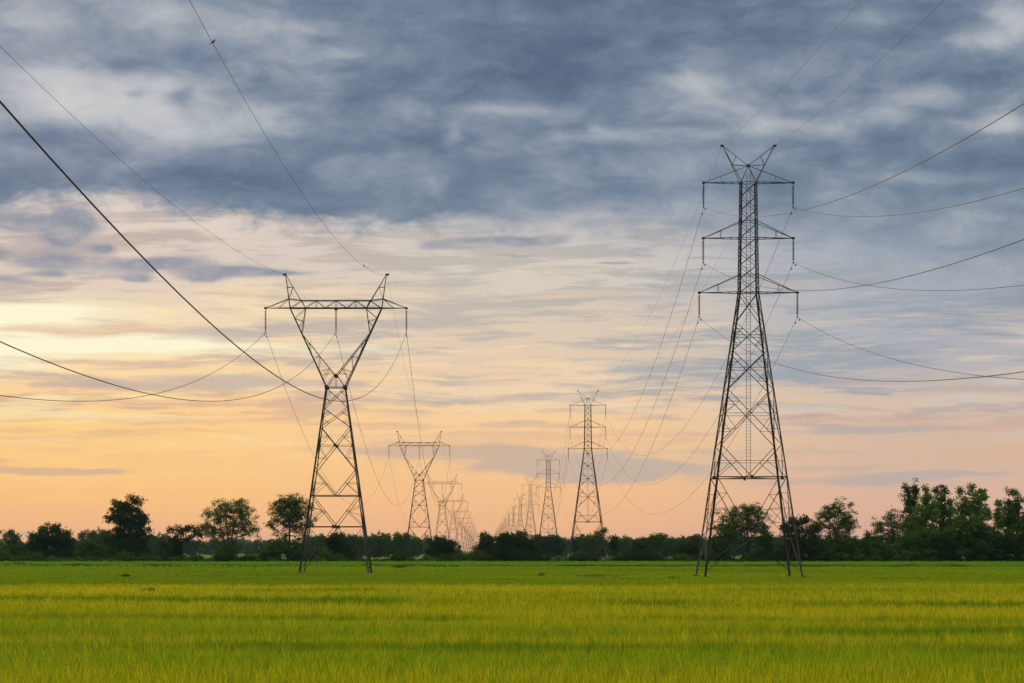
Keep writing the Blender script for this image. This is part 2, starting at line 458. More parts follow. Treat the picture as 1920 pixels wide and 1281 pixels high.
# field colour: a ripening rice field, green plots behind it, darker rank strips across it
def field_colour(t, x, y, rnd=None):
    wob = noise(combine(x * 0.02, y * 0.02, 0), 1.0, 3) - 0.5
    yb = y + wob * 9 - x * 0.05
    plot = smooth(yb, 161, 150)                       # 1 in the ripening plot, 0 in the green ones
    big = noise(combine(x * 0.020, y * 0.055, 2.0), 1.0, 5, 0.6)
    clump = noise(combine(x * 2.2, y * 1.2, 5.0), 1.0, 4, 0.7)
    # ripeness: share of yellow heads
    r = smooth(big, 0.30, 0.70) * 0.50 + smooth(y, 50, 120) * 0.26 + 0.06
    def strip(y0, slope, w, thr, seed):
        n = noise(combine(x * 0.030, y * 0.05, seed), 1.0, 4) - 0.5
        d = (y - y0 - x * slope + n * w * 3.2).f('ABSOLUTE')
        br = noise(combine(x * 0.055, 0.0, seed + 3.3), 1.0, 4, 0.6)
        return smooth(d, w, w * 0.1) * smooth(br, thr - 0.14, thr + 0.14)
    st = strip(103, -0.22, 7.5, 0.40, 11.0).f('MAXIMUM', strip(79, -0.12, 4.0, 0.50, 15.0)).f('MAXIMUM', strip(136, -0.05, 6.0, 0.56, 19.0)).f('MAXIMUM', strip(56, -0.05, 4.0, 0.46, 23.0)).f('MAXIMUM', strip(65, 0.08, 3.4, 0.47, 27.0)).f('MAXIMUM', strip(156, 0.05, 6.0, 0.60, 33.0))
    r = r * (1 - st * 0.95) + (clump - 0.5) * 0.90
    if rnd is not None:
        r = smooth(rnd - r, 0.16, -0.16)
    yel = mix((0.550, 0.470, 0.010, 1), (0.650, 0.480, 0.014, 1), clump)
    grn = mix((0.165, 0.275, 0.008, 1), (0.290, 0.385, 0.010, 1), smooth(clump, 0.3, 0.7))
    grn = mix(grn, (0.080, 0.165, 0.008, 1), st * 0.75)
    ripe = mix(grn, yel, r)
    g2 = mix((0.150, 0.235, 0.007, 1), (0.250, 0.325, 0.009, 1), smooth(big, 0.35, 0.65) * 0.7 + clump * 0.3)
    g2 = mix(g2, (0.330, 0.350, 0.010, 1), smooth(noise(combine(x * 0.03, y * 0.06, 51.0), 1.0, 5, 0.65), 0.50, 0.68) * 0.55)
    g2 = mix(g2, (0.150, 0.280, 0.006, 1), smooth(y, 360, 378))
    line = noise(combine(x * 0.012, y * 0.11, 40.0), 1.0, 4, 0.6)
    g2 = mix(g2, (0.075, 0.150, 0.006, 1), smooth(line, 0.56, 0.70) * 0.7)
    c = mix(g2, ripe, plot)
    brown = noise(combine(x * 0.06, y * 0.12, 31.0), 1.0, 4, 0.6)
    c = mix(c, (0.26, 0.13, 0.020, 1), smooth(brown, 0.64, 0.76) * 0.5)
    if rnd is not None:
        c = mix(c, (0.030, 0.060, 0.004, 1), smooth((rnd * 7.3).f('FRACT'), 0.70, 0.84) * 0.80)
    return c


def rice_material():
    m, t, out = mat('rice_blades')
    g, x, y, z = geo_pos(t)
    rnd = X(t, g.outputs['Random Per Island'])
    c = field_colour(t, x, y, rnd)
    d = t.nodes.new('ShaderNodeBsdfDiffuse'); t.links.new(c.s, d.inputs[0])
    tl = t.nodes.new('ShaderNodeBsdfTranslucent'); t.links.new(c.s, tl.inputs[0])
    ms = t.nodes.new('ShaderNodeMixShader'); ms.inputs[0].default_value = 0.4
    t.links.new(d.outputs[0], ms.inputs[1]); t.links.new(tl.outputs[0], ms.inputs[2])
    t.links.new(ms.outputs[0], out.inputs[0])
    return m


def ground_material():
    m, t, out = mat('field_ground'); b = principled(t, out, 0.95)
    g, x, y, z = geo_pos(t)
    c = field_colour(t, x, y)
    far = noise(combine(x * 0.006, y * 0.004, 1.0), 1.0, 4)
    c = mix(c, mix((0.045, 0.085, 0.016, 1), (0.10, 0.14, 0.03, 1), smooth(far, 0.35, 0.65)), smooth(y, 505, 530))
    t.links.new(c.s, b.inputs['Base Color'])
    b.inputs['Specular IOR Level'].default_value = 0.0
    return m


M_GROUND = ground_material()
M_RICE = rice_material()

# ------------------------------------------------------------------ ground, bunds
gr = link_mesh('ground', [(-4000, -900, 0), (4000, -900, 0), (4000, 7400, 0), (-4000, 7400, 0)], [(0, 1, 2, 3)], M_GROUND)
tag(gr, kind='structure')


def bund(y0, slope, h, seed):
    rng = random.Random(seed); v = []; f = []; k = 0
    xs = np.arange(-190, 190, 3.0)
    for x in xs:
        y = y0 + slope * x + rng.uniform(-.4, .4) + 1.5 * math.sin(x * .03 + seed)
        hh = h * rng.uniform(.75, 1.2)
        for (q, z) in ((-.9, -.05), (-.35, hh), (.35, hh * .95), (.9, -.05)): v.append((x, y + q, z))
    for i in range(len(xs) - 1):
        for j in range(3): f.append((i * 4 + j, i * 4 + 4 + j, i * 4 + 5 + j, i * 4 + 1 + j))
    return v, f


M_BUND, tb, ob = mat('grassy_earth'); bb = principled(tb, ob, 0.95)
bb.inputs['Specular IOR Level'].default_value = 0.0
_, bx, by, bz = geo_pos(tb)
tb.links.new(mix((0.025, 0.050, 0.006, 1), (0.06, 0.095, 0.010, 1), smooth(noise(combine(bx * .2, by * .2, bz), 1.0, 4), .35, .65)).s, bb.inputs['Base Color'])
for y0, sl_, h, sd in ((372, -0.09, 0.52, 1), (190, -0.03, 0.40, 5)):
    v, f = bund(y0, sl_, h, sd)
    tag(link_mesh('embankment', v, f, M_BUND), kind='structure')


# ------------------------------------------------------------------ rice plants: blades in a patch, laid over the field
def rice_patch(n, size, h, w, seed, per=22):
    """n blades growing in hills of about `per` blades, every hill with its own height"""
    rng = np.random.default_rng(seed)
    nh = max(1, n // per); n = nh * per
    hp = rng.uniform(-size / 2, size / 2, (nh, 2))
    hsc = np.clip(rng.normal(1.0, 0.30, nh), .4, 1.8)
    p = np.repeat(hp, per, 0) + rng.normal(0, .045 + w, (n, 2))
    hh = h * np.repeat(hsc, per) * rng.uniform(0.6, 1.15, n)
    an = rng.uniform(0, 2 * np.pi, n)
    lean = h * np.repeat(hsc, per) * rng.uniform(0.02, 0.36, n); la = rng.uniform(0, 2 * np.pi, n)
    ww = w * rng.uniform(0.6, 1.3, n)
    dx, dy = np.cos(an) * ww / 2, np.sin(an) * ww / 2
    lx, ly = np.cos(la) * lean, np.sin(la) * lean
    z0 = np.zeros(n)
    V = np.stack([
        np.stack([p[:, 0] - dx, p[:, 1] - dy, z0], 1), np.stack([p[:, 0] + dx, p[:, 1] + dy, z0], 1),
        np.stack([p[:, 0] + dx * .85 + lx * .35, p[:, 1] + dy * .85 + ly * .35, hh * .62], 1), np.stack([p[:, 0] - dx * .85 + lx * .35, p[:, 1] - dy * .85 + ly * .35, hh * .62], 1),
        np.stack([p[:, 0] + lx, p[:, 1] + ly, hh], 1)], 1)
    verts = V.reshape(-1, 3)
    faces = []
    for i in range(n):
        k = i * 5; faces += [(k, k + 1, k + 2, k + 3), (k + 3, k + 2, k + 4)]
    return verts, faces


def rice_object(y0, y1, step, n, size, h, w, seed):
    v, f = rice_patch(n, size, h, w, seed)
    o = link_mesh('rice_plants', v, f, M_RICE)
    tag(o, kind='stuff')
    half = y1 * 0.235 + 14
    nx, ny = int(2 * half / step) + 1, int((y1 - y0) / step) + 1
    ng = bpy.data.node_groups.new('rice_rows', 'GeometryNodeTree')
    ng.interface.new_socket('Geometry', in_out='INPUT', socket_type='NodeSocketGeometry')
    ng.interface.new_socket('Geometry', in_out='OUTPUT', socket_type='NodeSocketGeometry')
    N = ng.nodes; L = ng.links
    gi, go = N.new('NodeGroupInput'), N.new('NodeGroupOutput')
    grid = N.new('GeometryNodeMeshGrid')
    grid.inputs['Size X'].default_value = 2 * half; grid.inputs['Size Y'].default_value = y1 - y0
    grid.inputs['Vertices X'].default_value = nx; grid.inputs['Vertices Y'].default_value = ny
    sp = N.new('GeometryNodeSetPosition')
    rv = N.new('FunctionNodeRandomValue'); rv.data_type = 'FLOAT_VECTOR'
    j = step * 0.35
    rv.inputs[0].default_value = (-j, (y0 + y1) / 2 - j, 0); rv.inputs[1].default_value = (j, (y0 + y1) / 2 + j, 0)
    rv.inputs['Seed'].default_value = seed
    L.new(grid.outputs[0], sp.inputs['Geometry']); L.new(rv.outputs[0], sp.inputs['Offset'])
    # keep the wedge of field around the view
    pos = N.new('GeometryNodeInputPosition'); sx = N.new('ShaderNodeSeparateXYZ'); L.new(pos.outputs[0], sx.inputs[0])
    ax = X(ng, sx.outputs[0]).f('ABSOLUTE'); lim = X(ng, sx.outputs[1]) * 0.235 + 12.0
    out_ = ax._b(lim, 'GREATER_THAN')
    de = N.new('GeometryNodeDeleteGeometry'); de.domain = 'POINT'
    L.new(sp.outputs[0], de.inputs['Geometry']); L.new(out_.s, de.inputs['Selection'])
    ip = N.new('GeometryNodeInstanceOnPoints')
    L.new(de.outputs[0], ip.inputs['Points']); L.new(gi.outputs[0], ip.inputs['Instance'])
    rr = N.new('FunctionNodeRandomValue'); rr.data_type = 'FLOAT_VECTOR'
    rr.inputs[0].default_value = (0, 0, 0); rr.inputs[1].default_value = (0, 0, 6.2832); rr.inputs['Seed'].default_value = seed + 1
    L.new(rr.outputs[0], ip.inputs['Rotation'])
    rs = N.new('FunctionNodeRandomValue'); rs.data_type = 'FLOAT'
    rs.inputs[2].default_value = 0.85; rs.inputs[3].default_value = 1.15; rs.inputs['Seed'].default_value = seed + 2
    L.new(rs.outputs[1], ip.inputs['Scale'])
    L.new(ip.outputs[0], go.inputs[0])
    md = o.modifiers.new('rows', 'NODES'); md.node_group = ng
    return o


rice_object(38, 90, 1.5, 3600, 2.0, 0.33, 0.009, 3)
rice_object(90, 188, 2.2, 3000, 3.0, 0.36, 0.015, 5)
rice_object(192, 368, 4.5, 1900, 6.0, 0.17, 0.045, 7)
rice_object(376, 506, 6.5, 1500, 8.5, 0.34, 0.07, 9)


# ------------------------------------------------------------------ pylons
def P_factory(s, ybase):
    return lambda x, y, d=0.0: Vector((x * s, d * s, (ybase - y) * s))


def pw(y, pts):
    for (y0, a), (y1, b) in zip(pts, pts[1:]):
        if y0 >= y >= y1 or y0 <= y <= y1: return a + (b - a) * (y - y0) / (y1 - y0)
    return pts[0][1] if abs(y - pts[0][0]) < abs(y - pts[-1][0]) else pts[-1][1]


class Tower:
    def __init__(s, scale, ybase, prof):
        s.sc, s.P, s.prof = scale, P_factory(scale, ybase), prof
        s.parts = []
        s.strings = []
    def hw(s, y): return pw(y, s.prof)
    def part(s, name):
        m = MB(); s.parts.append((name, m)); return m
    def face(s, k, t, y):       # point on face k at fraction t of the half width
        h = s.hw(y)
        return {0: s.P(t * h, y, -h), 1: s.P(h, y, t * h), 2: s.P(-t * h, y, h), 3: s.P(-h, y, -t * h)}[k]
    def corner(s, a, b, y):
        h = s.hw(y); return s.P(a * h, y, b * h)


def xcross(h0, h1, y0, y1): return y0 + (y1 - y0) * h0 / (h0 + h1)


def add_x(T, m, y0, y1, w, horiz=False, sub=0, hor_w=None):
    yc = xcross(T.hw(y0), T.hw(y1), y0, y1)
    for k in range(4):
        m.angle(T.face(k, -1, y0), T.face(k, 1, y1), w); m.angle(T.face(k, 1, y0), T.face(k, -1, y1), w)
        if horiz:
            m.angle(T.face(k, -1, yc), T.face(k, 1, yc), hor_w or w * .7)
        if sub:
            for sg in (-1, 1):
                for (ya, yb) in ((y0, yc), (y1, yc)):
                    ym = ya + (yb - ya) * .5
                    xm = sg * .5 * T.hw(ya) / T.hw(ym)
                    m.angle(T.face(k, sg, ym), T.face(k, xm, ym), w * .6)
                    m.angle(T.face(k, sg, ya + (yb - ya) * (1.0 if sub > 1 else .95)), T.face(k, xm, ym), w * .6)


def footing(T, y, s=1.0):
    for a in (-1, 1):
        for b in (-1, 1):
            m = T.part('footing'); c = T.corner(a, b, y)
            m.prism((c.x, c.y, -0.3), (c.x, c.y, 0.10), [(-.45 * s, -.45 * s), (.45 * s, -.45 * s), (.45 * s, .45 * s), (-.45 * s, .45 * s)], (0, 1, 0))
            m.prism((c.x, c.y, 0.10), (c.x, c.y, 0.24), [(-.34 * s, -.34 * s), (.34 * s, -.34 * s), (.34 * s, .34 * s), (-.34 * s, .34 * s)], (0, 1, 0))


def legs(T, ys, w0, w1):
    for a in (-1, 1):
        for b in (-1, 1):
            m = T.part('leg')
            for y0, y1 in zip(ys, ys[1:]):
                f = (y0 - ys[0]) / (ys[-1] - ys[0])
                m.angle(T.corner(a, b, y0), T.corner(a, b, y1), w0 + (w1 - w0) * f, (a, -b, 0.0))


def string(T, x, y, length_px):
    """suspension insulator string: cap-and-pin discs, hanger above and clamp below"""
    T.strings.append((T.P(x, y), length_px * T.sc))


def tower_double():
    """tall lattice pylon with three crossarms each side"""
    s = D_RIGHT / FOC; yb = VPY + CAM_H / s
    T = Tower(s, yb, [(yb, 89.5), (549, 17.0), (343, 13.8)])
    legs(T, [yb, 1009, 896, 836, 733, 660, 549, 447, 343], .30, .20)
    m = T.part('body_bracing')
    B = .12
    for (y0, y1, hz, sub) in ((607, 549, True, 0), (660, 607, True, 1), (733, 660, True, 1), (836, 733, True, 2)):
        add_x(T, m, y0, y1, B * (1.05 if y0 > 700 else .95), hz, sub)
    for k in range(4):
        Fc = lambda t, y: T.face(k, t, y)
        tx = lambda x, y: x / T.hw(y)
        for sg in (-1, 1):
            m.angle(Fc(sg, 836), Fc(0, 896), B)
            xm = .5 * T.hw(836); ym = 866
            m.angle(Fc(sg * tx(xm, ym), ym), Fc(sg, 896), B * .7)
            # big V down to the lower beam
            m.angle(Fc(sg, 896), Fc(0, 1009), B * 1.0)
            dx = lambda y: T.hw(896) * (1009 - y) / 113.0
            for y in (926, 954): m.angle(Fc(sg, y), Fc(sg * tx(dx(y), y), y), B * .65)
            m.angle(Fc(sg * tx(dx(926), 926), 926), Fc(sg, 954), B * .65)
            m.angle(Fc(sg * tx(dx(954), 954), 954), Fc(sg, 1003), B * .65)
            xs_ = (dx(954) + T.hw(1003)) / 2
            m.angle(Fc(sg, 954), Fc(sg * tx(xs_, 979), 979), B * .6)
            m.angle(Fc(sg, 979), Fc(sg * tx(xs_, 979), 979), B * .6)
            # inverted V to the feet
            ye = yb - 14
            m.angle(Fc(0, 1009), Fc(sg, ye), B * 1.0)
            ex = lambda y: T.hw(ye) * (y - 1009) / (ye - 1009)
            m.angle(Fc(sg, 1056), Fc(sg * tx(ex(1056), 1056), 1056), B * .65)
            m.angle(Fc(sg * tx(ex(1056), 1056), 1056), Fc(sg, 1022), B * .65)
            m.angle(Fc(sg * tx(ex(1038), 1038), 1038), Fc(sg * .98, 1038), B * .5)
        m.angle(Fc(-1, 866), Fc(1, 866), B * .6)
        m.angle(Fc(-1, 896), Fc(1, 896), B * 1.5)
        m.angle(Fc(-1, 1009), Fc(1, 1009), B * 1.25)
        ga, gb = Fc(-.03, 896), Fc(.03, 896)
        m.bar(ga, gb, .34)
    for y in (896, 549):      # plan bracing
        m.angle(T.corner(-1, -1, y), T.corner(1, 1, y), B * .6); m.angle(T.corner(-1, 1, y), T.corner(1, -1, y), B * .6)
    c = T.part('upper_bracing')
    n = 8; ys = [549 - (549 - 343) * i / n for i in range(n + 1)]
    for y0, y1 in zip(ys, ys[1:]): add_x(T, c, y0, y1, B * .75)
    for y in (549, 516, 447, 416, 343):
        for k in range(4): c.angle(T.face(k, -1, y), T.face(k, 1, y), B * .8)
    for a in (-1, 1):
        for b in (-1, 1): c.angle(T.corner(a, b, 343), T.P(0, 311), B * .8)
    c.box(T.P(0, 311), .32, .32, .28)
    tip = []
    for (yb_, yt, xt, top) in ((343, 311, 84, True), (447, 416, 84.5, False), (549, 516, 92, False)):
        for sg in (-1, 1):
            a = T.part('crossarm'); e = T.P(sg * xt, yb_)
            for b in (-1, 1):
                r = T.corner(sg, b, yb_); a.angle(r, e, B * 1.05)
                q = T.P(0, 311) if top else T.corner(sg, b, yt)
                if not (top and b == 1): a.angle(q, e, B * .85)
                f = .47
                mid_b = e.lerp(r, f); mid_t = e.lerp(q, f * (1.0 if not top else (xt - T.hw(yb_)) / xt))
                if b == -1 or not top: a.angle(mid_b, mid_t, B * .6)
            for f in (.25, .47, .7, .88):    # plan lacing
                a.angle(e.lerp(T.corner(sg, -1, yb_), f), e.lerp(T.corner(sg, 1, yb_), min(1, f + .14)), B * .5)
            a.box(e, .26, .26, .22)
            string(T, sg * xt, yb_ + 1.2, 44)
    for sg in (-1, 1):
        a = T.part('earthwire_peak'); pk = T.P(sg * 48.5, 273.5)
        for b in (-1, 1): a.angle(T.corner(sg, b, 343), pk, B * .95)
        a.angle(T.P(0, 311), pk, B * .85)
        o1 = (T.corner(sg, -1, 343) + T.corner(sg, 1, 343)) / 2
        j1 = o1.lerp(pk, .48); j2 = T.P(0, 311).lerp(pk, .47)
        for b in (-1, 1):
            q = T.corner(sg, b, 343).lerp(pk, .48)
            a.angle(q, T.P(0, 311), B * .6); a.angle(q, j2, B * .6)
        a.box(pk + Vector((sg * .05, 0, 0)), .34, .3, .16)
    l = T.part('ladder')
    for x in (-4, 4):
        l.bar(T.P(x, 896, -2), T.P(x, 326, -2), .04)
    for y in np.arange(328, 896, 6.0): l.bar(T.P(-4, y, -2), T.P(4, y, -2), .025)
    footing(T, yb)
    return T


def tower_single():
    """delta pylon: waist, V arms, one bridge and two earthwire horns"""
    s = D_LEFT / FOC; yb = VPY + CAM_H / s
    T = Tower(s, yb, [(yb, 64.0), (727, 17.2)])
    legs(T, [yb, 988, 930, 883, 802, 765, 727], .30, .22)
    m = T.part('body_bracing'); B = .13
    add_x(T, m, 765.5, 727, B * .85, False, 1); add_x(T, m, 802, 765.5, B * .85, False, 1)
    add_x(T, m, 883, 802, B * .95, True, 2)
    for k in range(4):
        Fc = lambda t, y: T.face(k, t, y)
        tx = lambda x, y: x / T.hw(y)
        for sg in (-1, 1):
            m.angle(Fc(sg, 883), Fc(0, 930), B)
            xm = T.hw(883) * .5
            m.angle(Fc(sg * tx(xm, 906.5), 906.5), Fc(sg, 928), B * .6)
            m.angle(Fc(sg * tx(xm, 906.5), 906.5), Fc(sg, 906.5), B * .6)
            m.angle(Fc(sg, 930), Fc(0, 988), B)
            xm = T.hw(930) * .5
            for y in (950, 967, 987): m.angle(Fc(sg * tx(xm, 959), 959), Fc(sg, y), B * .6)
            ye = yb - 8
            m.angle(Fc(0, 988), Fc(sg, ye), B)
            xq = T.hw(ye) * .42; yq = 988 + (ye - 988) * .42
            m.angle(Fc(sg, 990), Fc(sg * tx(xq, yq), yq), B * .75)
            m.angle(Fc(sg, yq), Fc(sg * tx(xq, yq), yq), B * .5)
            xr = T.hw(ye) * .68; yr = 988 + (ye - 988) * .68
            m.angle(Fc(sg, yr), Fc(sg * tx(xr, yr), yr), B * .8)
            m.angle(Fc(sg, yq + 4), Fc(sg * tx(xr, yr), yr), B * .5)
        for y, w in ((930, 1.3), (988, 1.2), (727, 1.3)): m.angle(Fc(-1, y), Fc(1, y), B * w)
        m.bar(Fc(-.08, 988), Fc(.08, 988), .36)
        yc = xcross(T.hw(883), T.hw(802), 883, 802); m.bar(Fc(-.08, yc), Fc(.08, yc), .32)
    DB = 8.0      # half depth of the bridge
    dep = lambda y: 17.2 + (DB - 17.2) * (727 - y) / (727 - 578.0)
    ox = lambda y: 17.2 + (86.0 - 17.2) * (727 - y) / (727 - 578.0)
    ix = lambda y: 64.0 * (705 - y) / (705 - 626.0) + 1.0       # inner chord from hub
    for sg in (-1, 1):
        a = T.part('v_arm')
        for b in (-1, 1):
            O = lambda y: T.P(sg * ox(y), y, b * dep(y))
            I = lambda y: T.P(sg * ix(y), y, b * dep(y))
            K = lambda y: T.P(sg * (57 + (ox(626) - 57) * (y - 578) / 48.0), y, b * dep(y))
            a.angle(O(727), O(578), B * 1.6, (1, 0, 0)); a.angle(O(626), I(703.5), B * 1.3)
            a.angle(I(703.5), T.P(sg * 17.2, 727, b * 17.2), B)
            a.angle(K(578), K(625), B)
            for p, q in ((K(580), O(597)), (O(597), K(603)), (K(603), O(613)), (O(645), I(645)), (I(645), O(664)), (O(671), I(669)), (I(669), O(695)), (O(698), I(692)), (I(692), O(712)), (O(703), I(700))):
                a.angle(p, q, B * .6)
        for y in (600, 626, 660, 695):
            a.angle(T.P(sg * ox(y), y, -dep(y)), T.P(sg * ox(y), y, dep(y)), B * .6)
    h = m
    for b in (-1, 1):
        h.box(T.P(0, 705, b * dep(705)), .36, .06, .36)
        for sg in (-1, 1): h.box(T.P(sg * 17.2, 727, b * 17.2), .38, .16, .42)
        h.angle(T.P(0, 705, b * dep(705)), T.P(0, 727, b * 17.2), B * .6)
    h.angle(T.P(0, 705, -dep(705)), T.P(0, 705, dep(705)), B)
    br = T.part('bridge')
    tops = [-64, -37, 0, 37, 64]; bots = [-85, -57, -20, 20, 57, 85]
    for b in (-1, 1):
        Q = lambda x, y: T.P(x, y, b * DB)
        br.angle(Q(-86, 578), Q(86, 578), B * 1.35); br.angle(Q(-64, 564), Q(64, 564), B * 1.1)
        for sg in (-1, 1):
            br.angle(Q(sg * 64, 564), Q(sg * 89, 561), B)
        for i, x in enumerate(tops):
            br.angle(Q(bots[i], 578), Q(x, 564), B * .75); br.angle(Q(x, 564), Q(bots[i + 1], 578), B * .75)
        for x in (-37, 0, 37): br.angle(Q(x, 564), Q(x, 578), B * .6)
    for x in np.linspace(-86, 86, 10):
        br.angle(T.P(x, 578, -DB), T.P(x + 9 if x < 80 else x, 578, DB), B * .5)
    for x in tops: br.angle(T.P(x, 564, -DB), T.P(x, 564, DB), B * .5)
    br.box(T.P(0, 579.5), .35, 1.1, .2)
    for sg in (-1, 1):
        a = T.part('crossarm'); e = T.P(sg * 132, 578)
        for b in (-1, 1):
            a.angle(T.P(sg * 86, 578, b * DB), e, B * 1.1); a.angle(T.P(sg * 89, 561, b * DB), e, B * .9)
            a.angle(T.P(sg * 89, 561, b * DB), e.lerp(T.P(sg * 86, 578, b * DB), .54), B * .6)
        for f in (.3, .54, .8): a.angle(e.lerp(T.P(sg * 86, 578, -DB), f), e.lerp(T.P(sg * 86, 578, DB), min(1, f + .12)), B * .5)
        a.box(e, .3, .26, .22)
        k = T.part('earthwire_peak'); pk = T.P(sg * 94.5, 515)
        for b in (-1, 1):
            k.angle(T.P(sg * 86, 578, b * DB), pk, B * 1.1); k.angle(T.P(sg * 57, 578, b * DB), pk, B * .9)
            o_, i_ = T.P(sg * 86, 578, b * DB), T.P(sg * 57, 578, b * DB)
            k.angle(o_.lerp(pk, .62), i_.lerp(pk, .62), B * .6); k.angle(i_.lerp(pk, .62), o_.lerp(pk, .27), B * .55)
        k.box(pk + Vector((sg * .1, 0, 0)), .42, .3, .2)
    for x in (-132, 0, 132): string(T, x, 579.5, 43)
    footing(T, yb)
    return T


def build_string(parent, top, length):
    m = MB(); nd = 12
    m.tube([(0, 0, .02), (0, 0, -.16)], .03, 6)
    z0, z1 = -.16, -length + .22
    pit = (z1 - z0) / nd
    for i in range(nd):
        z = z0 + pit * i
        m.lathe([(.018, z), (.04, z), (.045, z + pit * .40), (.130, z + pit * .58), (.135, z + pit * .74), (.028, z + pit * .82), (.018, z + pit)], 10)
    o = m.build('insulator_string', M_PORCELAIN, parent); o.location = top
    c = MB()
    c.tube([(0, 0, -length + .24), (0, 0, -length + .02)], .04, 6)
    c.tube([(0, -.22, -length - .06), (0, -.1, -length + .02), (0, .1, -length + .02), (0, .22, -length - .06)], .055, 6)
    c.build('clamp', M_STEEL, o)
    return o


def place_row(T, x, d0, count, name, detail_until, labels, group):
    root = empty(name, (x, d0, 0))
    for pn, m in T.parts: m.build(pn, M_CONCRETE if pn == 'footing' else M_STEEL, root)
    for top, ln in T.strings: build_string(root, top, ln)
    rows = [root]
    whole = MB()
    for pn, m in T.parts:
        if pn != 'footing': whole.join(m)
    for top, ln in T.strings: whole.bar(top, top - Vector((0, 0, ln)), .12)
    far_mesh = None
    for k in range(1, count):
        if k < detail_until:
            o = copy_tree(root); o.location = (x, d0 + SPAN * k, 0)
        elif far_mesh is None:
            o = whole.build(name, M_STEEL); o.location = (x, d0 + SPAN * k, 0); far_mesh = o
        else:
            o = far_mesh.copy(); COL.objects.link(o); o.location = (x, d0 + SPAN * k, 0)
        rows.append(o)
    for o, lb in zip(rows, labels): tag(o, lb, 'pylon', group)
    return rows


ORD = ['nearest', 'second', 'third', 'fourth', 'fifth', 'sixth', 'seventh', 'eighth', 'ninth', 'tenth', 'eleventh', 'twelfth', 'thirteenth', 'fourteenth']
NT = 14
TA, TB = tower_double(), tower_single()
lab_b = ['large dark delta-shaped pylon with flat bridge, nearest of its kind, standing in green rice'] + \
        ['%s delta-shaped pylon from the front in the left line' % ORD[k] for k in range(1, NT)]
lab_a = ['tall dark lattice pylon with six arms, nearest of its kind, standing in green rice'] + \
        ['%s six-armed lattice pylon from the front in the right line' % ORD[k] for k in range(1, NT)]
rowB = place_row(TB, X_LEFT, D_LEFT, NT, 'transmission_tower', 4, lab_b, 'delta pylons of the left line')
rowA = place_row(TA, X_RIGHT, D_RIGHT, NT, 'transmission_tower', 4, lab_a, 'six-armed pylons of the right line')


# ------------------------------------------------------------------ conductors and earth wires: each one wire along its line
def wire_z(zt, sag, y, d0):
    if y < d0:                                   # the span that passes over the camera
        sp_ = FRONT[d0]; f = (y - d0) / sp_ + 1; g = sag[0]
    else:
        k = math.floor((y - d0) / SPAN); f = (y - d0) / SPAN - k; g = sag[1]
    return zt - g * 4 * f * (1 - f)


def wire(x, zt, sag, d0, rad, label, group, damp=True):
    m = MB(); pts = []
    for k in range(-1, NT - 1):
        n = 72 if k < 0 else (36 if k < 2 else 14)
        for i in range(n):
            y = d0 + (FRONT[d0] if k < 0 else SPAN) * (k + i / n); pts.append((x, y, wire_z(zt, sag, y, d0)))
    pts.append((x, d0 + SPAN * (NT - 1), zt))
    m.tube(pts, rad, 6)
    o = m.build('conductor' if rad > .013 else 'earth_wire', M_CONDUCTOR, None, True)
    tag(o, label, 'wire', group)
    if damp:
        for k in (0, 1):
            for sg in (-1, 1):
                y = d0 + SPAN * k + sg * 1.5; z = wire_z(zt, sag, y, d0)
                d = MB()
                d.bar((x, y, z), (x, y, z - .12), .05); d.bar((x, y - .3, z - .13), (x, y + .3, z - .13), .025, (1, 0, 0))
                for q in (-.27, .27): d.bar((x, y + q - .07, z - .14), (x, y + q + .07, z - .14), .09, (1, 0, 0))
                d.build('vibration_damper', M_STEEL, o)
    return o


FRONT = {D_LEFT: 368.0, D_RIGHT: 361.0}
sB, sA = D_LEFT / FOC, D_RIGHT / FOC
ybB, ybA = VPY + CAM_H / sB, VPY + CAM_H / sA
gB, gA = 'wires of the left line', 'wires of the right line'
zB = (ybB - 579.5 - 43) * sB - .03
SAGC = (17.25, 15.8)
wire(X_LEFT - 132 * sB, zB, SAGC, D_LEFT, .021, 'cable hanging under the left arm of the nearest delta pylon', gB)
wire(X_LEFT, zB, SAGC, D_LEFT, .021, 'cable hanging under the middle of the nearest delta pylon bridge', gB)
wire(X_LEFT + 132 * sB, zB, SAGC, D_LEFT, .021, 'cable hanging under the right arm of the nearest delta pylon', gB)
zp = (ybB - 516) * sB
EWB = (X_LEFT + 96 * sB, zp, (10.7, 9.6))
wire(X_LEFT - 96 * sB, zp, (7.8, 9.0), D_LEFT, .0105, 'thin wire from the left horn of the nearest delta pylon', gB, False)
wire(EWB[0], zp, EWB[2], D_LEFT, .0105, 'thin wire carrying two birds, from the right horn of the nearest delta pylon', gB, False)
for (yy, xt, nm) in ((343, 84, 'top'), (447, 84.5, 'middle'), (549, 92, 'lowest')):
    for sg, sd in ((-1, 'left'), (1, 'right')):
        wire(X_RIGHT + sg * xt * sA, (ybA - yy - 1.2 - 44) * sA - .03, (16.4, 16.0), D_RIGHT, .019,
             'cable hanging under the %s %s arm of the nearest six-armed pylon' % (nm, sd), gA)
zp2 = (ybA - 274.5) * sA
for sg, sd in ((-1, 'left'), (1, 'right')):
    wire(X_RIGHT + sg * 49.5 * sA, zp2, (7.5, 8.0), D_RIGHT, .0105, 'thin wire from the %s top horn of the nearest six-armed pylon' % sd, gA, False)


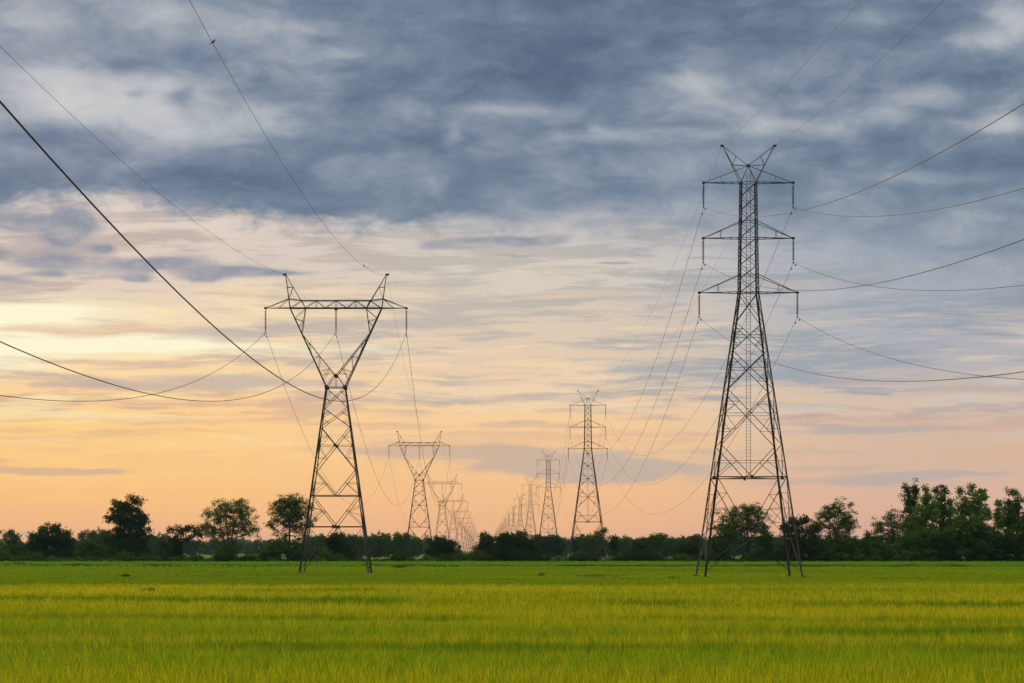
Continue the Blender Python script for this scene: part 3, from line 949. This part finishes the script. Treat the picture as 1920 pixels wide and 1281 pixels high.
# ------------------------------------------------------------------ birds
def bird(loc, yaw, label, group, s=1.0):
    # one lofted body: tail tip -> rump -> breast -> neck -> head -> beak
    path = [(-.175, 0, -.075), (-.12, 0, -.045), (-.085, 0, -.02), (-.04, 0, .01), (.005, 0, .045), (.035, 0, .085), (.05, 0, .115), (.065, 0, .137), (.085, 0, .14), (.10, 0, .135), (.125, 0, .128)]
    rad = [.010, .014, .026, .046, .052, .042, .030, .030, .026, .010, .002]
    m = MB(); m.tube([(x * s, y * s, z * s) for x, y, z in path], [r * s for r in rad], 10)
    for q in (-.016, .016):
        m.tube([(-.005 * s, q * s, -.0 * s), (.0, q * s, -.055 * s)], .005 * s, 5)
    o = m.build('bird', M_BIRD, None, True)
    zmin = -.055 * s
    o.location = (loc[0], loc[1], loc[2] - zmin); o.rotation_euler = (0, 0, yaw)
    tag(o, label, 'bird', group)


for (px, sc_, yaw, lb) in ((400, .85, 0.5, 'small dark bird perched high on the thin wire near the top edge'),
                           (683, .85, 2.6, 'small dark bird perched on the thin wire beside the right horn of the delta pylon')):
    y = EWB[0] * FOC / (px - VPX)
    bird((EWB[0], y, wire_z(EWB[1], EWB[2], y, D_LEFT) + .010), yaw, lb, 'birds on the wire', sc_)


# ------------------------------------------------------------------ trees
def dist_pt(px, py, d): return np.array([(px - VPX) * d / FOC, 0.0, CAM_H + (VPY - py) * d / FOC])


def leaves(rng, centres, n, rc, size, droop=0.3):
    """n leaf sprigs round every clump centre"""
    k = len(centres)
    c = np.repeat(centres, n, 0) + rng.normal(0, rc * .55, (k * n, 3)) * np.array([1, 1, .75])
    a = rng.normal(0, 1, (k * n, 3)); a[:, 2] -= droop; a /= np.linalg.norm(a, axis=1, keepdims=True)
    r = rng.normal(0, 1, (k * n, 3)); b = np.cross(a, r); b /= np.linalg.norm(b, axis=1, keepdims=True)
    l = size * rng.uniform(.6, 1.4, (k * n, 1)); w = l * rng.uniform(.4, .62, (k * n, 1))
    q = np.stack([c - a * l / 2, c + b * w / 2 + a * l * .05, c + a * l / 2, c - b * w / 2 + a * l * .05], 1)
    return q


STYLE = {   # clumps per m2 of lobe, leaves per clump, clump radius, leaf size, shell bias
    'dense': dict(cl=3.2, lv=40, rc=.72, sz=.46, hollow=.30),
    'round': dict(cl=2.8, lv=36, rc=.70, sz=.44, hollow=.40),
    'open': dict(cl=2.7, lv=44, rc=.62, sz=.29, hollow=.12),
    'feather': dict(cl=2.3, lv=46, rc=.62, sz=.27, hollow=.08),
    'gum': dict(cl=3.0, lv=34, rc=.62, sz=.40, hollow=.2),
}


def tree(label, lobes, d=D_HEDGE, style='dense', material=None, trunks=None, base=None, seed=0, group=None, name='tree', cat='tree', dy=0.0, stems=1):
    """lobes: (bearing, elevation mark, half width, half height) noted in photo pixels, turned into metres at distance d"""
    rng = np.random.default_rng(seed + 17)
    st = STYLE[style]; k = d / FOC
    bx_ = base if base is not None else lobes[-1][0]
    x0 = (bx_ - VPX) * k
    root = empty(name, (x0, d + dy, 0))
    cs = []; lob = []
    for L in lobes:
        cx, cy, rx, ry = L[:4]
        c = dist_pt(cx, cy, d) - np.array([x0, 0, 0])
        rx, ry = (rx * k * .96, ry * k * 1.16) if style == 'gum' else (rx * k * 1.08, ry * k * 1.06)
        c[1] = rng.uniform(-.35, .35) * rx
        rd = rx * rng.uniform(.8, 1.0)
        n = max(4, int(st['cl'] * math.pi * rx * ry * (L[4] if len(L) > 4 else 1.0)))
        u = rng.normal(0, 1, (n, 3)); u /= np.linalg.norm(u, axis=1, keepdims=True)
        r = (st['hollow'] + (1 - st['hollow']) * rng.uniform(0, 1, n)) ** .6
        # lumpy outline
        lump = 1 + .20 * np.sin(u[:, 0] * 4.1 + seed) * np.cos(u[:, 2] * 5.3 + seed * 2) + rng.normal(0, .13, n)
        p = c + u * (r * lump)[:, None] * np.array([rx, rd, ry])
        p = p[p[:, 2] > .25]
        cs.append(p); lob.append((c, rx, ry))
    P = np.concatenate(cs)
    q = leaves(rng, P, st['lv'], st['rc'], st['sz'])
    q[:, :, 2] = np.maximum(q[:, :, 2], .02)
    wood = MB()
    top = max(c[2] + .2 * ry for c, rx, ry in lob)
    tr = []
    for sidx in range(stems):
        lean = rng.uniform(-.12, .12) if stems == 1 else (sidx - (stems - 1) / 2) * .22 + rng.uniform(-.05, .05)
        n = 7; pts = []
        for i in range(n):
            f = i / (n - 1)
            pts.append(np.array([(sidx - (stems - 1) / 2) * .35 + lean * top * .5 * f + .12 * math.sin(f * 5 + seed + sidx), .1 * math.cos(f * 4 + sidx), -.1 + top * .86 * f]))
        r0 = (.022 * top + .05) * (1.0 if stems == 1 else .7)
        wood.tube(pts, [r0 * (1 - .8 * i / (n - 1)) for i in range(n)], 7)
        tr.append(np.array(pts))
    T_ = np.concatenate(tr)
    # limbs: lobe centres, then twigs to a share of the clumps
    for (c, rx, ry) in lob:
        cand = T_[T_[:, 2] < c[2] - .1 * ry]
        s = cand[np.argmin(np.linalg.norm(cand - c, axis=1) + .3 * (c[2] - cand[:, 2]))] if len(cand) else T_[0]
        mid = (s + c) / 2 + np.array([0, 0, -.08 * np.linalg.norm(c - s)])
        wood.tube([s, mid, c], [.009 * top + .03, .006 * top + .025, .02], 5)
    share = rng.permutation(len(P))[: int(min(len(P), 90))]
    for i in share:
        p = P[i]
        j = np.argmin([np.linalg.norm((p - c) / np.array([rx, rx, ry])) for c, rx, ry in lob])
        c = lob[j][0] + np.array([0, 0, -.35 * lob[j][2]])
        if c[2] > p[2] + .2: c = c + np.array([0, 0, p[2] - c[2] - .2])
        wood.tube([c, (c + p) / 2 + np.array([0, 0, .12]), p], [.035, .025, .010], 4)
    wood.build('trunk', M_BARK, root)
    quad_mesh('crown', q, material or M_LEAF_DARK, root)
    tag(root, label, cat, group)
    return root


HG = 'trees of the hedgerow behind the field'
D, M_, L_ = M_LEAF_DARK, M_LEAF_MID, M_LEAF_LIGHT
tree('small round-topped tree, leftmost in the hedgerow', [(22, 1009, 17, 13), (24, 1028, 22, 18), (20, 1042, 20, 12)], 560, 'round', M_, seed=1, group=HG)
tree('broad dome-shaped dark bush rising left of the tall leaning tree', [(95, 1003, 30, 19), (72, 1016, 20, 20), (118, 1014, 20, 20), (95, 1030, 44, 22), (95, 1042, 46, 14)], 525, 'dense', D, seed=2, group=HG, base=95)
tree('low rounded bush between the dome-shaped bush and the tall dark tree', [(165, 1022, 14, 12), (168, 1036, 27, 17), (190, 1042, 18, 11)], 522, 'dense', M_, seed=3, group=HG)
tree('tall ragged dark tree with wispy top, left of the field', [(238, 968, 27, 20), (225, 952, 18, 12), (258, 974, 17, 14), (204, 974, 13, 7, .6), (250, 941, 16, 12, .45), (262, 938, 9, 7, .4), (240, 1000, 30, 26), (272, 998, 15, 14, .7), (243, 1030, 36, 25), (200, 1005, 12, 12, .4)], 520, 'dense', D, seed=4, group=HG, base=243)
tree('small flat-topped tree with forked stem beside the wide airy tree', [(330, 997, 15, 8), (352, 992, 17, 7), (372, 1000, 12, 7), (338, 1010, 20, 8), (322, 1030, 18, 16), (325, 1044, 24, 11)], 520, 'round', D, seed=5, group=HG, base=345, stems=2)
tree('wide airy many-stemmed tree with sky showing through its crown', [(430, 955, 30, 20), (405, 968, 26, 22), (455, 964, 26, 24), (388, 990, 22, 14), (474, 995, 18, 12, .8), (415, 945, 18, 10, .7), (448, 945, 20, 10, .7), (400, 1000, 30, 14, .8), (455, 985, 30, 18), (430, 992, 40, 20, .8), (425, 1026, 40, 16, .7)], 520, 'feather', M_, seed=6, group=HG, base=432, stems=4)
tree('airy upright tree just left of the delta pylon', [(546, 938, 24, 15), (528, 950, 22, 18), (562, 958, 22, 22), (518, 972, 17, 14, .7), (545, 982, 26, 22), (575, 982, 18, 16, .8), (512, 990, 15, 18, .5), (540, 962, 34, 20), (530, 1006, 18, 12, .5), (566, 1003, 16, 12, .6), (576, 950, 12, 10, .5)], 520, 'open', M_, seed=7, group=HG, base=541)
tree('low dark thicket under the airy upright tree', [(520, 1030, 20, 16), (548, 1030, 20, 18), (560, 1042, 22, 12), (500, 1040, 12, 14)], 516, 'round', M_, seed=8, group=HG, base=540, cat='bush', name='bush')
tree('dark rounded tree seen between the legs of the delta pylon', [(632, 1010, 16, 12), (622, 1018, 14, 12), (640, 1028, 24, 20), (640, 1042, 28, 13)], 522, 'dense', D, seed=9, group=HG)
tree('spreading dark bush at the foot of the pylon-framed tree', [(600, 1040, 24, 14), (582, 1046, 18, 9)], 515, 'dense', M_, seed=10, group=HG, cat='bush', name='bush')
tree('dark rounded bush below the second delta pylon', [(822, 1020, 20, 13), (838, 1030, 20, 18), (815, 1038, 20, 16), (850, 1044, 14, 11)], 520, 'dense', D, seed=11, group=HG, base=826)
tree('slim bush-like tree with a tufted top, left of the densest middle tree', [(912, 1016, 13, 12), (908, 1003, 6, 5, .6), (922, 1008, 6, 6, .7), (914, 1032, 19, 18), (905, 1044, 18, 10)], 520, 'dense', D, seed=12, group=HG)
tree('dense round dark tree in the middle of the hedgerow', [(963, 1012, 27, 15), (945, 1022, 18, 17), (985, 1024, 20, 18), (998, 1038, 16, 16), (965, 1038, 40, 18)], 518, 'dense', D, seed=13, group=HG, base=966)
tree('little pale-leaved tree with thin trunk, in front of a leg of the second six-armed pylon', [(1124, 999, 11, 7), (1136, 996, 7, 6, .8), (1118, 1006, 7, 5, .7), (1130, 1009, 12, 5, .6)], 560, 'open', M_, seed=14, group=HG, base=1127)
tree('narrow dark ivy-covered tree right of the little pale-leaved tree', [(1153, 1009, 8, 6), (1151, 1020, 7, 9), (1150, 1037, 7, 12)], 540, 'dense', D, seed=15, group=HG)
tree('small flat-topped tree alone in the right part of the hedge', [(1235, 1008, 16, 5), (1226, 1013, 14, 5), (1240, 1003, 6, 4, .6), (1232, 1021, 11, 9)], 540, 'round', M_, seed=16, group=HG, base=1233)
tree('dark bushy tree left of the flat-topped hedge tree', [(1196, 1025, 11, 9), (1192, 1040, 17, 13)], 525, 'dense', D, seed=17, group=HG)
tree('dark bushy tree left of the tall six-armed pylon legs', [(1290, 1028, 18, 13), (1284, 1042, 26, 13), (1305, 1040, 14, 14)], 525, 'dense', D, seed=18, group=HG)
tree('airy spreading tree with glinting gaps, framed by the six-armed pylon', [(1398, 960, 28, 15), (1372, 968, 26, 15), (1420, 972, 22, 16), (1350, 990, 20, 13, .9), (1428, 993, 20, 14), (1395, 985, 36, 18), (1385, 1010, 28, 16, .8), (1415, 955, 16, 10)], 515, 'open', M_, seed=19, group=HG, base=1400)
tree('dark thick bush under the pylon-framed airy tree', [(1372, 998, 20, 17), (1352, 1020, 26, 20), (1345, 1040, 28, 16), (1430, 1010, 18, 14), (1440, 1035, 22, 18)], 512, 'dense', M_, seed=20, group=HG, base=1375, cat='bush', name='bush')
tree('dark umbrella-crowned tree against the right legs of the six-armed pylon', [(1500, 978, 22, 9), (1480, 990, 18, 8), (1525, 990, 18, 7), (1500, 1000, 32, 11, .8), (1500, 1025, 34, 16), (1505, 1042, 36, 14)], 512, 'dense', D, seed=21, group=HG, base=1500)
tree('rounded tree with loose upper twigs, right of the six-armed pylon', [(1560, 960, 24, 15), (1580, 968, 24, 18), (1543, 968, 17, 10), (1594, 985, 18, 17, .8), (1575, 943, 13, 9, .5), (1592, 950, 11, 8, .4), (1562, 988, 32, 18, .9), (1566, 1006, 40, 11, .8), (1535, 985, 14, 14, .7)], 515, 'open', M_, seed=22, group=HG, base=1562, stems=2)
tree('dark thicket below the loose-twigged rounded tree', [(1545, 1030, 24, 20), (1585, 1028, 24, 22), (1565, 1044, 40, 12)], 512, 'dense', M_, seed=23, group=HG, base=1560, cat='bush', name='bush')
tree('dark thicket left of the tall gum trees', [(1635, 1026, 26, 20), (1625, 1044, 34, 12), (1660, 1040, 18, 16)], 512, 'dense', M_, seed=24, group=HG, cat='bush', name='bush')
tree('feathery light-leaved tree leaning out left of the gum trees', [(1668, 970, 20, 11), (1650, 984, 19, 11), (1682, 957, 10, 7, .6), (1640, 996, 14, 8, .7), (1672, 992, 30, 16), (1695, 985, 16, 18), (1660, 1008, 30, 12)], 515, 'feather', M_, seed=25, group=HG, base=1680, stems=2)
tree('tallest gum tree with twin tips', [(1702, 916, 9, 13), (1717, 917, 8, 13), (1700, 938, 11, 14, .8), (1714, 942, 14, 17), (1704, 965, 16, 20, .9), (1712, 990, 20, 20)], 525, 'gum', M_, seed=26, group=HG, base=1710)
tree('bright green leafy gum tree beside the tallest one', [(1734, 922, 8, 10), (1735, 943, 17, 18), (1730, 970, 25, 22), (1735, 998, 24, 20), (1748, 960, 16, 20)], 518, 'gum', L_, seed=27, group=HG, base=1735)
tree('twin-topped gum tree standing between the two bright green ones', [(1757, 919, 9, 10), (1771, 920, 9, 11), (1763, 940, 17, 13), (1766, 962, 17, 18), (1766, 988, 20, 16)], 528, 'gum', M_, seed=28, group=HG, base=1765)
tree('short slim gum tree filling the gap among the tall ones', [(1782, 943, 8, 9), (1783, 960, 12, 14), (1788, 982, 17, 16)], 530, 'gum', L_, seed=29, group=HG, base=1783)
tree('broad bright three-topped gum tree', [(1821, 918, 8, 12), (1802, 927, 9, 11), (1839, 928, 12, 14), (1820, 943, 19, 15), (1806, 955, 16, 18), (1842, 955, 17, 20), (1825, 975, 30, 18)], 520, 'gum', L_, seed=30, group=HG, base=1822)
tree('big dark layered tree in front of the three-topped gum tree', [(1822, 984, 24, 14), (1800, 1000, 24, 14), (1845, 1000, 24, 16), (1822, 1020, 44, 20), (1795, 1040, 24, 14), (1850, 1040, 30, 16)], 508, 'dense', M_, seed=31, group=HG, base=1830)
tree('slim pale green gum tree left of the rightmost large tree', [(1870, 946, 9, 9), (1873, 962, 12, 13), (1876, 985, 15, 18)], 525, 'gum', L_, seed=32, group=HG, base=1873)
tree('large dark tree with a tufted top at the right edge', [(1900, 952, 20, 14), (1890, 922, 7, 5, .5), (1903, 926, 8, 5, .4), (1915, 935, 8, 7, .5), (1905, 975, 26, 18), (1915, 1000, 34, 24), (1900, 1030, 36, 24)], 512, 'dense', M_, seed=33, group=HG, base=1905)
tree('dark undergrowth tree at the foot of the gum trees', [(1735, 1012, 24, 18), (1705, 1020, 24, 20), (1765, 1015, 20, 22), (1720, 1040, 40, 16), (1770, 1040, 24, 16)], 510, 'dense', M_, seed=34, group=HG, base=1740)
tree('dark undergrowth bush below the slim pale green gum tree', [(1875, 1020, 18, 20), (1872, 1042, 24, 14)], 508, 'dense', D, seed=35, group=HG, base=1873, cat='bush', name='bush')
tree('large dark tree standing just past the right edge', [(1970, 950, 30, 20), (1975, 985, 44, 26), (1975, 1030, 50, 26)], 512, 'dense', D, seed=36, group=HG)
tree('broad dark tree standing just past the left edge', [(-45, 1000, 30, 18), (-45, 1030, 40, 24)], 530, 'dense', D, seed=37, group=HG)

# low bushes of the hedge: four shapes, copied
rng = random.Random(4)
protos = []
for q, (w, h, mt, stl) in enumerate(((26, 11, D, 'dense'), (20, 9, M_, 'dense'), (18, 7, M_LEAF_SCRUB, 'round'), (30, 9, D, 'dense'), (20, 5, M_RUST, 'round'))):
    protos.append(tree({1: 'low pale green scrub bush in the hedge', 2: 'low reddish brown dry brush at the foot of the hedge'}.get((mt is M_LEAF_SCRUB) + 2 * (mt is M_RUST), 'low dark bush in the hedge along the far edge of the field'),
                       [(VPX - w * .3, VPY + 22.5 - h, w * .6, h), (VPX + w * .35, VPY + 22.5 - h * .8, w * .6, h * .8), (VPX, VPY + 22.5 - h * .6, w, h * .6)], D_HEDGE, stl, mt, seed=50 + q, base=VPX,
                       group={1: 'pale scrub in the hedge', 2: 'dry brush in the hedge'}.get((mt is M_LEAF_SCRUB) + 2 * (mt is M_RUST), 'low bushes of the hedge'), name='bush', cat='bush'))
used = set()
px = -60.0
while px < 2000:
    q = rng.choice((0, 1, 1, 1, 2, 2, 3, 4))
    gap = 255 < px < 325 or 440 < px < 520 or 590 < px < 800 or 1120 < px < 1180
    if gap: q = rng.choice((2, 2, 1, 4, 0))
    o = protos[q] if q not in used else copy_tree(protos[q])
    used.add(q)
    d = rng.uniform(511, 519)
    o.location = ((px - VPX) * d / FOC, d, 0); s_ = rng.uniform(.5, .8) if gap else rng.uniform(.6, 1.1)
    o.scale = (s_ * rng.choice((-1, 1)), s_, s_ * rng.uniform(.8, 1.2))
    o.rotation_euler = (0, 0, rng.uniform(-.4, .4))
    px += rng.uniform(13, 22) if gap else rng.uniform(18, 38)

# trees between the hedge and the far wood, and the far tree line itself
mids = []
for q, (lobes, stl, mt) in enumerate((
        ([(0, -9.5, 4.5, 3.5), (1, -6, 5.5, 4), (-1, -3, 5.5, 3)], 'round', M_),
        ([(0, -13, 2.2, 3), (.6, -9.5, 3, 3.5), (0, -5.5, 3, 3.5)], 'gum', M_),
        ([(-2, -9, 3.5, 2.6), (2.5, -8.4, 3.6, 2.6), (0, -6, 5.5, 3), (0, -3, 5, 3)], 'round', D),
        ([(-1.8, -12, 2, 2.6), (1.6, -11, 2.2, 3), (0, -7.5, 3.6, 3), (0, -4, 4, 3.6)], 'gum', M_))):
    kk = FOC / 700.0
    lb = [(VPX + a * kk, VPY + (CAM_H + b) * kk, c * kk, e * kk) for a, b, c, e in lobes]
    mids.append(tree('hazy green tree in the far tree line beyond the hedge', lb, 700.0, stl, mt, seed=70 + q, base=VPX, group='far tree line'))
used = set()


def put(q, px, ytop, d):
    o = mids[q] if q not in used else copy_tree(mids[q])
    used.add(q)
    o.location = ((px - VPX) * d / FOC, d, 0)
    h0 = (13.0, 16.0, 11.6, 14.6)[q]
    s_ = (CAM_H + (VPY - ytop) * d / FOC) / h0
    w_ = s_ * rng.uniform(.9, 1.35)
    o.scale = (w_ * rng.choice((-1, 1)), w_, s_); o.rotation_euler = (0, 0, rng.uniform(0, 6.28))


for px, yt, d, q in ((127, 994, 800, 1), (158, 993, 820, 3), (173, 994, 810, 1), (187, 993, 830, 0), (203, 999, 800, 2), (212, 1003, 780, 0), (285, 1003, 900, 0), (300, 1001, 880, 0), (318, 1006, 900, 2),
                     (605, 1000, 800, 1), (655, 1001, 850, 1), (672, 1002, 850, 3), (700, 1003, 900, 0), (712, 999, 860, 0), (728, 1000, 870, 3), (742, 997, 860, 1), (755, 998, 850, 3), (765, 1000, 870, 1), (775, 1006, 900, 0),
                     (640, 1008, 900, 2), (690, 1008, 900, 2), (1012, 1004, 900, 2), (1030, 1004, 880, 2), (1045, 1006, 900, 0), (1090, 1004, 820, 2), (1105, 1003, 800, 0), (1118, 1006, 820, 2), (1175, 1007, 900, 1),
                     (1170, 1010, 1000, 0), (1205, 1008, 1000, 0), (1222, 1007, 980, 2), (1265, 1006, 900, 3), (1280, 1006, 880, 0), (1300, 1006, 900, 2), (1250, 1008, 900, 0), (1320, 1008, 950, 0)):
    put(q, px, yt, d)
px = -120.0
while px < 2060:
    if not (868 < px < 905):
        top = 1014 if px < 560 else (1011 if px < 800 else (1020 if px < 930 else 1009))
        put(rng.choice((0, 2, 1, 3)), px, top + rng.uniform(-6, 7), rng.uniform(1250, 1900))
    px += rng.uniform(8, 15)


# ------------------------------------------------------------------ weeds standing in the rice
def weed(px, py, h, w, m, label, group, seed, n=26, lf=4):
    r = random.Random(seed); d = CAM_H * FOC / (py - VPY)
    b = MB(); lv = []
    rg = np.random.default_rng(seed)
    for i in range(n):
        a = r.uniform(0, 6.28); q = r.uniform(0, w)
        x, y = q * .6 * math.cos(a), q * .6 * math.sin(a)
        hh = h * r.uniform(.5, 1.0)
        tipp = (x + r.uniform(-.4, .4) * w, y + r.uniform(-.4, .4) * w, hh)
        b.tube([(x, y, 0), ((x + tipp[0]) / 2, (y + tipp[1]) / 2, hh * .6), tipp], [.012, .009, .004], 4)
        for f in (.5, .7, .85, 1.0):
            lv.append([x + (tipp[0] - x) * f, y + (tipp[1] - y) * f, hh * f])
    o = empty('weed_clump', ((px - VPX) * d / FOC, d, 0))
    b.build('stem', M_DRY if m is M_DRY else M_BARK, o)
    quad_mesh('foliage', leaves(rg, np.array(lv), lf, .10, .13), m, o)
    tag(o, label, 'weed', group)


WG = 'weeds standing in the rice'
weed(235, 1084, .36, .8, M_, 'low dark leafy weed clump, leftmost in the green rice', WG, 1)
weed(30, 1062, .7, 3.0, M_, 'long row-like dark weed patch near the left hedge foot', WG, 4, 60)
weed(1015, 1083, .42, .5, M_DRY, 'brownish dry weed clump in the green rice between the pylons', WG, 5)
weed(1120, 1084, .30, 3.0, M_DRY, 'wide patch of reddish dry stalks in the green rice', WG, 6, 90)
weed(1262, 1093, .5, .6, M_, 'small bluish green weed clump left of the six-armed pylon', WG, 7)
weed(750, 1067, .6, 2.2, M_, 'low dark weed patch right of the delta pylon feet', WG, 9, 50)
weed(276, 1121, .52, .5, M_LEAF_SCRUB, 'tussock of darker grass in the yellow rice at left', WG, 11)

# ------------------------------------------------------------------ evening haze
hz = MB()
x0, x1, y0, y1, z0, z1 = -4100, 4100, -1000, 7450, -1.0, 45.0
hv = [(x0, y0, z0), (x1, y0, z0), (x1, y1, z0), (x0, y1, z0), (x0, y0, z1), (x1, y0, z1), (x1, y1, z1), (x0, y1, z1)]
hm, ht, ho = mat('evening_haze')
pv = ht.nodes.new('ShaderNodeVolumePrincipled')
pv.inputs['Color'].default_value = (0.22, 0.38, 0.48, 1); pv.inputs['Density'].default_value = 0.00004; pv.inputs['Anisotropy'].default_value = 0.6
ht.links.new(pv.outputs[0], ho.inputs['Volume'])
hb = link_mesh('haze', hv, [(0, 3, 2, 1), (4, 5, 6, 7), (0, 1, 5, 4), (1, 2, 6, 5), (2, 3, 7, 6), (3, 0, 4, 7)], hm)
tag(hb, kind='stuff')
